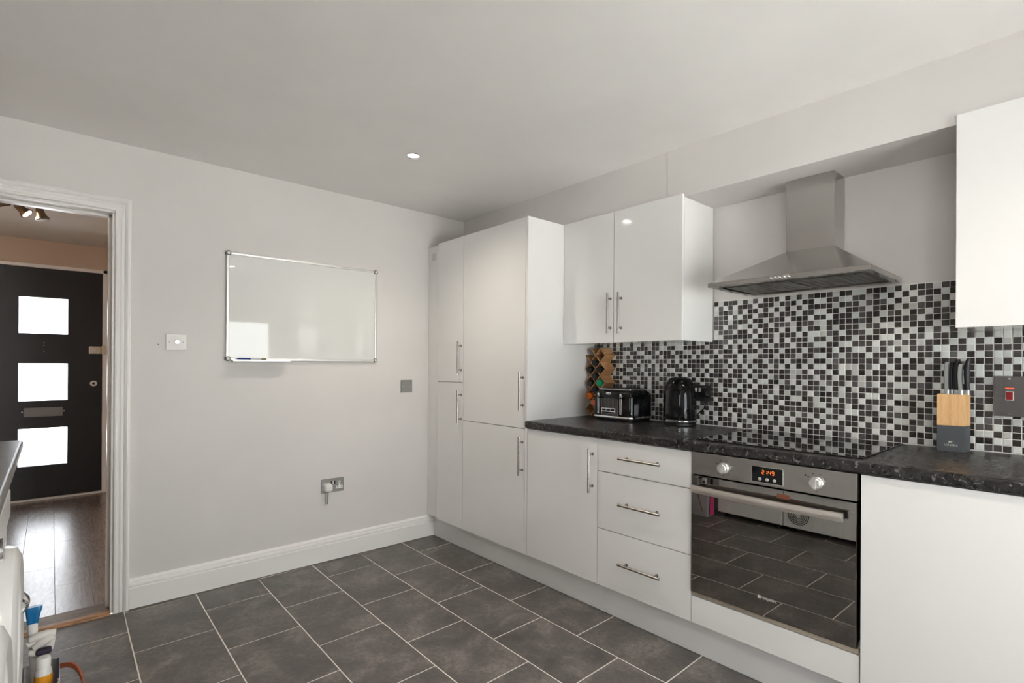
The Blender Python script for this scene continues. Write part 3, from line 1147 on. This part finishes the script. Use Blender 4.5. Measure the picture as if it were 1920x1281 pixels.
# kettle
KX, KY = -.108, -1.697
t = thing('kettle', (KX, KY, ZW), 'glossy black jug kettle with chrome ring near the base', 'kettle')
MB().lathe([(.001, 0), (.081, 0), (.084, .004), (.082, .016), (.078, .020), (.001, .020)], (KX, KY, ZW), 48).build('power_base', M_BLACK, t)
MB().lathe([(.078, .0185), (.0855, .0195), (.0865, .024), (.0865, .030), (.084, .0325), (.078, .0325)], (KX, KY, ZW), 48).build('chrome_ring', M_CHROME, t)
prof = [(.078, .032), (.0845, .034), (.085, .060), (.0845, .110), (.082, .150), (.0785, .178), (.073, .205), (.066, .225), (.060, .236), (.056, .240)]
rs = []
for r, z in prof:
    ring = []
    for k in range(96):
        a = 2 * math.pi * k / 96
        fl_ = 1 - .010 * (.5 + .5 * math.cos(a * 18)) * min(1, max(0, (.235 - z) / .05))
        ring.append((KX + r * fl_ * math.cos(a), KY + r * fl_ * math.sin(a), ZW + z))
    rs.append(ring)
MB().rings(rs).build('body', M_BLKGLOSS, t, ang=60)
ld = MB().lathe([(.0565, .238), (.057, .241), (.054, .246), (.040, .252), (.015, .2545), (.0005, .2545)], (KX, KY, ZW), 40).build('lid', M_BLKGLOSS, t)
MB().lathe([(.008, .254), (.0085, .259), (.013, .263), (.0135, .267), (.010, .270), (.0005, .2705)], (KX, KY, ZW), 24).build('knob', M_BLACK, ld)
ha = math.radians(62)
hx, hy = math.cos(ha), math.sin(ha)
pts = [(.060, .222), (.085, .238), (.104, .228), (.110, .19), (.109, .13), (.104, .085), (.092, .060), (.078, .052)]
MB().tube([(KX + hx * a, KY + hy * a, ZW + z) for a, z in pts], [.010, .011, .011, .011, .011, .010, .010, .009], 12).build('handle', M_BLACK, t)
MB().tube([(KX - .052 - .0, KY - .012, ZW + .222), (KX - .070, KY - .018, ZW + .234), (KX - .080, KY - .021, ZW + .240)], [.014, .012, .009], 12).build('spout', M_BLKGLOSS, t)

# knife block
A, Bq, Cq = Vector((-.1085, -2.7672)), Vector((-.1008, -2.8472)), Vector((-.0460, -2.8553))
Dq = A + (Cq - Bq)
quad = [tuple(A), tuple(Bq), tuple(Cq), tuple(Dq)]
t = thing('knife_block', (-.078, -2.811, ZW), 'knife block, pale wood above a dark grey base, with a printed logo', 'knife block')
M_KBG = mat('grey_block_base', (.075, .082, .092), .45)
MB().prism(quad, 'z', ZW, 1.0005).build('grey_base', M_KBG, t, .0015)
MB().prism(quad, 'z', 1.0005, 1.1175).build('wood_top', M_BLOCK, t, .0015)
tx = text('printed_name', 'VINERS', .0115, (-.1052, -2.8080, .9285), '-x', M_PRINT, t, 1.05)
tx.rotation_euler = (math.radians(90), 0, math.radians(-90) + math.atan2(.0077, .08))
lm = MB()
for k, (dy, dz, r) in enumerate(((.0015, .0005, .0042), (-.003, .002, .003))):
    lm.cyl((-.1062, -2.8065 + dy, .9400 + dz), (-.1048, -2.8065 + dy, .9400 + dz), r, 10)
lm.build('printed_emblem', M_PRINT, t)
M_KGRIP = mat('knife_grip', (.035, .035, .036), .45)
M_KSILV = mat('knife_silver', (.55, .57, .57), .3, .8)
knives = [(-.0955, -2.7950, 1, 'leftmost knife in the wooden block, with a pale handle strip', 0),
          (-.0640, -2.8030, 0, 'knife at the back of the block, hidden behind the leftmost one', -.012),
          (-.0780, -2.8200, 0, 'dark handled knife in the middle of the block', 0),
          (-.0930, -2.8335, 1, 'knife right of the middle with a pale handle strip', -.008),
          (-.0700, -2.8490, 0, 'rightmost knife in the block, with a plain dark handle', .002)]
for x, y, sil, lab, dz in knives:
    k = thing('kitchen_knife', (x, y, 1.05), lab, 'knife', 'knives in the wooden block')
    B(x - .008, x + .008, y - .0012, y + .0012, 1.02, 1.118).build('blade', M_CHROME, k)
    zt = 1.2475 + dz
    bo = MB().rings([rrect(x, y, .020, .0135, .004, z, 3) for z in (1.116, 1.134)]).build('bolster', M_KSILV, k)
    rs = []
    for f, w, dd, sh in ((0, .020, .0135, 0), (.2, .021, .0150, .001), (.5, .023, .0165, .002), (.8, .021, .0155, .001), (.95, .022, .0150, -.003), (1, .017, .0115, -.004)):
        rs.append(rrect(x, y + sh, w, dd, min(w, dd) * .45, 1.134 + (zt - 1.134) * f, 4))
    gr = MB().rings(rs).build('grip', M_KGRIP, k, ang=60)
    if sil:
        m = MB()
        pts = []
        for f, w, sh in ((0, .020, 0), (.2, .021, .001), (.5, .023, .002), (.8, .021, .001), (.9, .019, -.001)):
            pts.append([(x - w / 2 - .0012, y + sh + s * .0052, 1.134 + (zt - 1.134) * f) for s in (-1, 1)] + [(x - w / 2 + .004, y + sh + s * .0052, 1.134 + (zt - 1.134) * f) for s in (1, -1)])
        m.rings(pts)
        m.build('silver_strip', M_KSILV, gr)

# cooker switch
t = thing('cooker_switch', (-.009, -2.988, 1.041), 'grey metal cooker switch plate with a red rocker', 'switch')
pl = B(-.0145, -.0085, -3.0605, -2.9148, 1.0410, 1.1862).build('plate', mat('pewter_plate', (.16, .145, .14), .42, .4), t, .0012)
B(-.0165, -.0135, -2.9685, -2.9460, 1.0985, 1.1315).build('surround', M_PLAST, t, .002)
B(-.0195, -.0155, -2.9660, -2.9485, 1.1010, 1.1290).build('rocker', mat('red_rocker', (.33, .008, .012), .3), t, .002)
B(-.0155, -.0140, -2.9690, -2.9455, 1.1400, 1.1445).build('indicator', mat('red_lens', (.6, .05, .02), .3, emit=(1, .12, .04), es=.6), t)
for z in (1.0515, 1.1765):
    MB().cyl((-.0155, -2.957, z), (-.014, -2.957, z), .0035, 10).build('screw', M_CHROME, t)

# sockets behind the kettle
M_DKPLATE = mat('dark_nickel_plate', (.13, .125, .125), .35, .7)

t = thing('double_socket', (-.009, -1.748, 1.031), 'dark metal double socket on the tiles right of the kettle', 'socket')
B(-.0145, -.0085, -1.8215, -1.6760, 1.0310, 1.1160).build('plate', M_DKPLATE, t, .0012)
for y in (-1.7375, -1.7590):
    B(-.0175, -.0140, y - .006, y + .006, 1.079, 1.101).build('rocker', M_PLAST, t, .0015)
B(-.0150, -.0140, -1.7270, -1.6910, 1.047, 1.083).build('socket_insert', M_BLACK, t)
t = thing('double_socket', (-.009, -1.608, 1.031), 'dark metal socket plate on the tiles, hidden behind the kettle', 'socket')
B(-.0145, -.0085, -1.6725, -1.5435, 1.0310, 1.1160).build('plate', M_DKPLATE, t, .0012)
t = thing('kettle_plug', (-.03, -1.793, 1.05), 'black mains plug with cord in the dark socket', 'plug')
pm = MB()
base = [rrect(0, 0, w, h_, r_, d_, 4) for w, h_, r_, d_ in ((.046, .046, .012, 0), (.045, .045, .012, .014), (.030, .030, .010, .030))]
pm.rings([[(-.0150 - p[2], -1.7925 + p[0] * (1 if p[1] < 0.0 else .75), 1.0735 + p[1]) for p in ring] for ring in base])
pm.build('plug_body', M_BLACK, t)
pth = [(-.026, -1.793, 1.052), (-.028, -1.794, 1.035), (-.026, -1.795, 1.012), (-.024, -1.790, .995), (-.024, -1.776, .982), (-.022, -1.760, .970), (-.016, -1.735, .945), (-.014, -1.71, .925)]
MB().tube(pth, .0032, 8).build('cord', M_BLACK, t)

# ------------------------------------------------------------------ things on the back wall
t = thing('whiteboard', (-1.445, 0, 1.23), 'aluminium framed whiteboard hung on the pale wall', 'whiteboard')
BX0, BX1, BZ0, BZ1 = -1.8900, -.9985, 1.2330, 1.8305
B(BX0 + .008, BX1 - .008, -.013, -.0015, BZ0 + .008, BZ1 - .008).build('panel', M_BOARD, t)
M_ALU = mat('aluminium_frame', (.74, .73, .71), .32, .85)
fr_ = [(BX0 + .01, BX1 - .01, BZ1 - .014, BZ1), (BX0 + .01, BX1 - .01, BZ0, BZ0 + .014), (BX0, BX0 + .014, BZ0 + .01, BZ1 - .01), (BX1 - .014, BX1, BZ0 + .01, BZ1 - .01)]
for a, b, c, d in fr_:
    B(a, b, -.019, -.001, c, d).build('frame_rail', M_ALU, t, .003)
M_CORN = mat('grey_corner', (.20, .19, .18), .45)
for x in (BX0 + .010, BX1 - .010):
    for z in (BZ0 + .010, BZ1 - .010):
        co = MB().lathe([(.0135, 0), (.0135, -.019), (.012, -.021), (.0005, -.021)], (x, -.001, z), 24, 'y').build('corner_cap', M_CORN, t)
        MB().lathe([(.0075, 0), (.0075, -.002), (.0005, -.003)], (x, -.022, z), 18, 'y').build('screw_cover', M_PLAST, co)
tr = MB()
tr.box(-1.867, -1.566, -.068, -.019, BZ0 - .006, BZ0 - .003).box(-1.867, -1.566, -.068, -.065, BZ0 - .006, BZ0 + .004)
tr.build('pen_tray', M_ALU, t, .0008)
t = thing('marker_pen', (-1.76, -.045, BZ0 - .003), 'blue capped whiteboard marker lying on the pen tray', 'marker')
zz = BZ0 + .0058
MB().tube([(-1.840, -.045, zz), (-1.832, -.045, zz), (-1.775, -.045, zz)], [.005, .0085, .0085], 14).build('cap', mat('blue_cap', (.010, .035, .24), .35), t)
MB().tube([(-1.775, -.045, zz), (-1.718, -.045, zz)], .0075, 14).build('barrel', mat('pale_barrel', (.62, .63, .72), .35), t)
MB().tube([(-1.718, -.045, zz), (-1.695, -.045, zz), (-1.692, -.045, zz)], [.008, .008, .006], 14).build('end_plug', mat('olive_end', (.18, .16, .05), .4), t)

t = thing('dimmer_switch', (-2.119, 0, 1.2835), 'silver dimmer switch plate with a round knob beside the doorway', 'switch')
B(-2.1640, -2.0745, -.0065, -.0005, 1.2835, 1.3660).build('plate', mat('bright_nickel', (.68, .665, .65), .5, .3), t, .0012)
MB().lathe([(.0105, 0), (.0105, -.012), (.009, -.014), (.0005, -.014)], (-2.117, -.0065, 1.3245), 24, 'y').build('knob', mat('bright_knob', (.88, .87, .85), .18, .9), t)
for x in (-2.149, -2.089):
    MB().cyl((x, -.0075, 1.3245), (x, -.006, 1.3245), .0032, 10).build('screw', M_GREYMET, t)

t = thing('blanking_plate', (-.768, 0, 1.0245), 'small grey metal blanking plate right of the whiteboard', 'wall plate')
B(-.8110, -.7250, -.0065, -.0005, 1.0245, 1.1105).build('plate', M_GREYMET, t, .0012)
for x in (-.799, -.737):
    MB().cyl((x, -.0075, 1.0675), (x, -.006, 1.0675), .0032, 10).build('screw', M_SATIN, t)

t = thing('wall_socket', (-1.284, 0, .418), 'grey metal double socket low on the wall under the whiteboard', 'socket')
B(-1.3560, -1.2125, -.0065, -.0005, .4185, .5045).build('plate', M_GREYMET, t, .0012)
for x in (-1.2925, -1.2735):
    B(x - .0052, x + .0052, -.0095, -.006, .4680, .4890).build('rocker', M_BLACK, t, .0015)
B(-1.2860, -1.2800, -.0085, -.006, .4680, .4890).build('rocker_divider', M_PLAST, t)
si = MB()
si.box(-1.2475, -1.2355, -.0080, -.006, .454, .4860).box(-1.2620, -1.2210, -.0080, -.006, .437, .4555)
si = si.build('socket_insert', M_PLAST, t, .0015)
for (x, z, w, h_) in ((-1.2415, .4745, .004, .009), (-1.2525, .4465, .007, .0045), (-1.2305, .4465, .007, .0045)):
    B(x - w / 2, x + w / 2, -.0086, -.0078, z - h_ / 2, z + h_ / 2).build('pin_hole', M_BLACK, si)
t = thing('charger_plug', (-1.322, -.03, .36), 'white charger plug with a hanging lead in the wall socket', 'plug')
pm = MB()
base = [((.050, .048), .010, .0068), ((.050, .048), .012, .022), ((.044, .044), .014, .042), ((.030, .032), .012, .047)]
pm.rings([[(-1.322 + p[0], -d, .455 + p[1]) for p in rrect(0, 0, wh[0], wh[1], r_, 0, 5)] for wh, r_, d in base])
pm.build('plug_body', M_PLAST, t)
MB().tube([(-1.324, -.030, .433), (-1.326, -.033, .41), (-1.328, -.032, .385), (-1.3285, -.030, .362)], .0042, 10).build('lead', mat('beige_lead', (.36, .31, .26), .5), t)
MB().cyl((-1.3285, -.030, .365), (-1.3288, -.030, .358), .006, 10).build('lead_end', mat('lead_end', (.24, .20, .17), .5), t)

# little screw left in the wall by the dimmer
t = MB().lathe([(.0035, 0), (.0035, -.003), (.0005, -.0045)], (-2.196, -.0003, 1.310), 12, 'y').build('wall_screw', M_GREYMET)
tag(t, 'tiny dark screw in the wall left of the dimmer switch', 'screw')


# ------------------------------------------------------------------ ceiling downlights
def downlight(x, y, label, power):
    t = thing('downlight', (x, y, H - .012), label, 'downlight', 'recessed ceiling downlights')
    m = MB()
    prof = [(.041, H), (.041, H - .003), (.037, H - .006), (.031, H - .005), (.027, H - .001), (.027, H - .0005)]
    m.rings([[(x + r * math.cos(a), y + r * math.sin(a), z) for a in [2 * math.pi * k / 36 for k in range(36)]] for r, z in prof], False, False)
    m.build('bezel', M_CHROME, t)
    MB().cyl((x, y, H - .0012), (x, y, H - .0002), .027, 28).build('lens', M_GLOW, t)
    l = bpy.data.lights.new('downlight_lamp', 'SPOT')
    l.energy = power
    l.color = (1, .90, .76)
    l.spot_size = math.radians(140)
    l.spot_blend = 1.0
    l.shadow_soft_size = .03
    o = bpy.data.objects.new('downlight_lamp', l)
    COL.objects.link(o)
    o.location = (x, y, H - .02)
    return t


downlight(-1.214, -.831, 'lit round downlight in the ceiling near the tall cupboards', 17)
downlight(-1.12, -3.20, 'lit round downlight in the ceiling over the viewer', 20)
downlight(-2.40, -3.20, 'added unseen downlight in the ceiling beside the facing window', 20)  # added out of view to lift the floor and lower left wall

# ------------------------------------------------------------------ facing run of units at the left edge
XO = -2.686
M_GRAN2 = mat('grey_laminate', (.16, .16, .155), .28)
t2 = NT(M_GRAN2)
n = t2.noise(t2.coords(), 60, 5, .7)
t2.l(t2.ramp(n, [(.35, (.11, .11, .108)), (.65, (.21, .21, .205))]), t2.b.inputs['Base Color'])
WP2 = [(-3.318, .866), (XO - .010, .866), (XO - .003, .870), (XO, .878), (XO, .894), (XO - .003, .902), (XO - .010, .905), (-3.318, .905)]
t = MB().prism(WP2, 'y', YR + .002, -.335).build('worktop', M_GRAN2, None, .0008, 1, ang=50)
tag(t, 'grey worktop corner at the left edge above the washing machine', 'worktop')
t = B(-3.318, -2.82, -.375, -.340, 0, .865).build('worktop_end_panel', M_CARC, None, .001)
tag(t, 'white panel holding up the end of the facing worktop', 'panel')
M_APPL = mat('appliance_white', (.80, .80, .79), .22)


def appliance(name, y1, w, q, label, cat):
    y0 = y1 - w
    t = thing(name, (-3.0, (y0 + y1) / 2, 0), label, cat)
    B(-3.25, -2.697, y0, y1, .035, .85).build('casing', M_APPL, t, .006, 3)
    B(-2.7005, -2.690, y0, y1, .772, .85).build('control_panel', M_APPL, t, .004)
    B(-2.7005, -2.6905, y0, y1, .04, .235).build('kick_panel', M_APPL, t, .004)
    for y in (y0 + .05, y1 - .05):
        for x in (-3.2, -2.75):
            MB().cyl((x, y, 0), (x, y, .036), .02, 14).build('foot', M_BLACK, t)
    yc = (y0 + y1) / 2
    MB().lathe([(r_ * q, h_) for r_, h_ in ((.001, -.0), (.245, .0), (.247, .012), (.240, .030), (.215, .040), (.175, .034), (.165, .024), (.001, .020))], (-2.6985, yc, .52), 48, 'x').build('porthole_ring', M_APPL, t)
    MB().lathe([(r_ * q, h_) for r_, h_ in ((.168, .018), (.150, .022), (.110, .026), (.001, .028))], (-2.6985, yc, .52), 40, 'x').build('porthole_glass', M_BLKGLOSS, t)
    MB().lathe([(.026, 0), (.026, .008), (.022, .010), (.001, .010)], (-2.690, yc - .2, .793), 28, 'x').build('dial', M_CHROME, t)
    return t, y0, y1, yc


t, y0, y1, yc = appliance('washing_machine', -1.10, .50, .9, 'white washing machine at the left edge with a bulging round door', 'washing machine')
m = MB()
m.rings([[(-2.690 + .032 * math.sin(math.pi * s / 10) + dx, yc + rr_ * math.cos(math.radians(2 + 2.2 * (s - 5))), .52 + rr_ * math.sin(math.radians(2 + 2.2 * (s - 5)))) for dx, rr_ in ((.004, .175), (.011, .180), (.012, .222), (.004, .234), (-.012, .232), (-.014, .18))] for s in range(11)])
m.build('door_latch', M_CHROME, t)
t, y0, y1, yc = appliance('tumble_dryer', -1.606, .595, .9, 'white tumble dryer with a round vent mirrored in the oven door', 'dryer')
m = MB()
vy, vz = y1 - .105, .138
for r in (.022, .034, .046, .058, .070):
    rs = []
    m.rings([[(-2.690 + (.0015 if i in (1, 2) else -.001), vy + q * math.cos(a), vz + q * math.sin(a)) for a in [2 * math.pi * k / 32 for k in range(32)]] for i, q in enumerate((r - .0022, r - .0022, r + .0022, r + .0022))], False, False)
m.build('vent_grille', M_BLACK, t)

# ------------------------------------------------------------------ cleaning bag by the doorway
BXc, BYc = -2.622, -.985
t = thing('cleaning_bag', (BXc, BYc, 0), 'pink cleaning bag with a brown strap standing on the floor', 'bag')
M_PINK = mat('pink_fabric', (.70, .065, .22), .7)
M_NAVY = mat('dark_binding', (.028, .02, .045), .6)
M_GREYF = mat('grey_fabric', (.42, .41, .42), .8)
out = [rrect(BXc, BYc, w, d_, .022, z) for w, d_, z in ((.070, .17, 0), (.078, .185, .02), (.084, .195, .15), (.084, .20, .232))]
inn = [rrect(BXc, BYc, w, d_, .020, z) for w, d_, z in ((.078, .194, .232), (.078, .188, .15), (.064, .165, .006))]
MB().rings(out + inn).build('bag_body', M_GREYF, t)
rim = rrect(BXc, BYc, .081, .197, .021, .233)
MB().tube(rim + rim[:1], .0035, 8).build('rim_binding', M_GREYF, t)
B(BXc - .030, BXc + .036, BYc - .104, BYc - .0995, .02, .236).build('front_panel', M_PINK, t, .0015)
B(BXc + .036, BXc + .042, BYc - .06, BYc - .04, .20, .292).build('dark_tab', M_NAVY, t, .002)
B(BXc - .046, BXc - .040, BYc - .085, BYc - .06, .03, .296).build('dark_tab', M_NAVY, t, .002)
sp = []
for k in range(15):
    a = math.pi * k / 14
    sp.append((BXc + .047 + .058 * math.sin(a * .62), BYc + .03 - .10 * k / 14, .232 + .020 * math.sin(a) - .17 * (k / 14) ** 2))
m = MB()
m.rings([[(p[0] - .003, p[1], p[2] - .008), (p[0] + .003, p[1], p[2] - .008), (p[0] + .003, p[1], p[2] + .008), (p[0] - .003, p[1], p[2] + .008)] for p in sp])
m.build('strap', mat('brown_leather', (.30, .075, .025), .5), t, ang=60)

t = thing('cleaner_bottle', (-2.606, -1.03, .05), 'orange bodied bottle with a white cap in the pink pocket', 'bottle')
bx, by = -2.617, -1.022
MB().lathe([(.001, .014), (.0205, .014), (.022, .022), (.022, .245), (.021, .255)], (bx, by, 0), 28).build('body', mat('orange_bottle', (.82, .34, .02), .3), t)
MB().lathe([(.0212, .253), (.020, .266), (.0165, .272), (.016, .276)], (bx, by, 0), 28).build('shoulder', M_PLAST, t)
MB().lathe([(.0175, .275), (.0175, .300), (.0155, .304), (.0005, .3045)], (bx, by, 0), 28).build('cap', M_PLAST, t)

t = thing('washing_up_brush', (-2.645, -.96, .05), 'white brush with a translucent blue flared end standing in the bag', 'brush')
MB().tube([(-2.632, -.96, .012), (-2.640, -.96, .25), (-2.644, -.96, .395)], [.010, .010, .013], 16).build('shaft', M_PLAST, t)
rs = []
for z, w, d_, dx in ((.392, .026, .020, 0), (.405, .030, .022, .001), (.425, .036, .022, .002), (.440, .042, .021, .003), (.446, .041, .018, .003)):
    rs.append(rrect(-2.644 + dx, -.96, w, d_, min(w, d_) * .42, z, 5))
MB().rings(rs).build('blue_end', mat('blue_plastic', (.0, .16, .42), .15, coat=.4), t)

t = thing('white_gloves', (-2.612, -.975, .26), 'crumpled white gloves tucked in the top of the bag', 'gloves')
m = MB()
rs2 = random.Random(11)
for (x, y, z, dx, dy, dz, L, r) in ((-2.655, -.975, .335, 1, .05, .22, .058, .0145), (-2.650, -.985, .352, 1, .0, .10, .062, .0125), (-2.640, -.985, .325, .8, -.1, .42, .055, .013), (-2.652, -.98, .310, .55, .0, -.25, .035, .0125), (-2.606, -.965, .300, .05, .0, 1, .055, .0155)):
    d = Vector((dx, dy, dz)).normalized()
    p = Vector((x, y, z))
    pts, rad = [], []
    for k in range(7):
        f = k / 6
        pts.append(p + d * L * f + Vector((0, 0, .004 * math.sin(f * 3.1))))
        rad.append(r * (.55 + .75 * math.sin(math.pi * min(max(f, .06), .94)) ** .5 * .6) * (1 + rs2.uniform(-.06, .06)))
    m.tube(pts, rad, 14)
m.build('fabric', mat('white_glove_fabric', (.74, .71, .67), .75), t)
B(-2.636, -2.598, -1.0, -.975, .300, .318).build('dark_cuff', M_NAVY, t, .006)
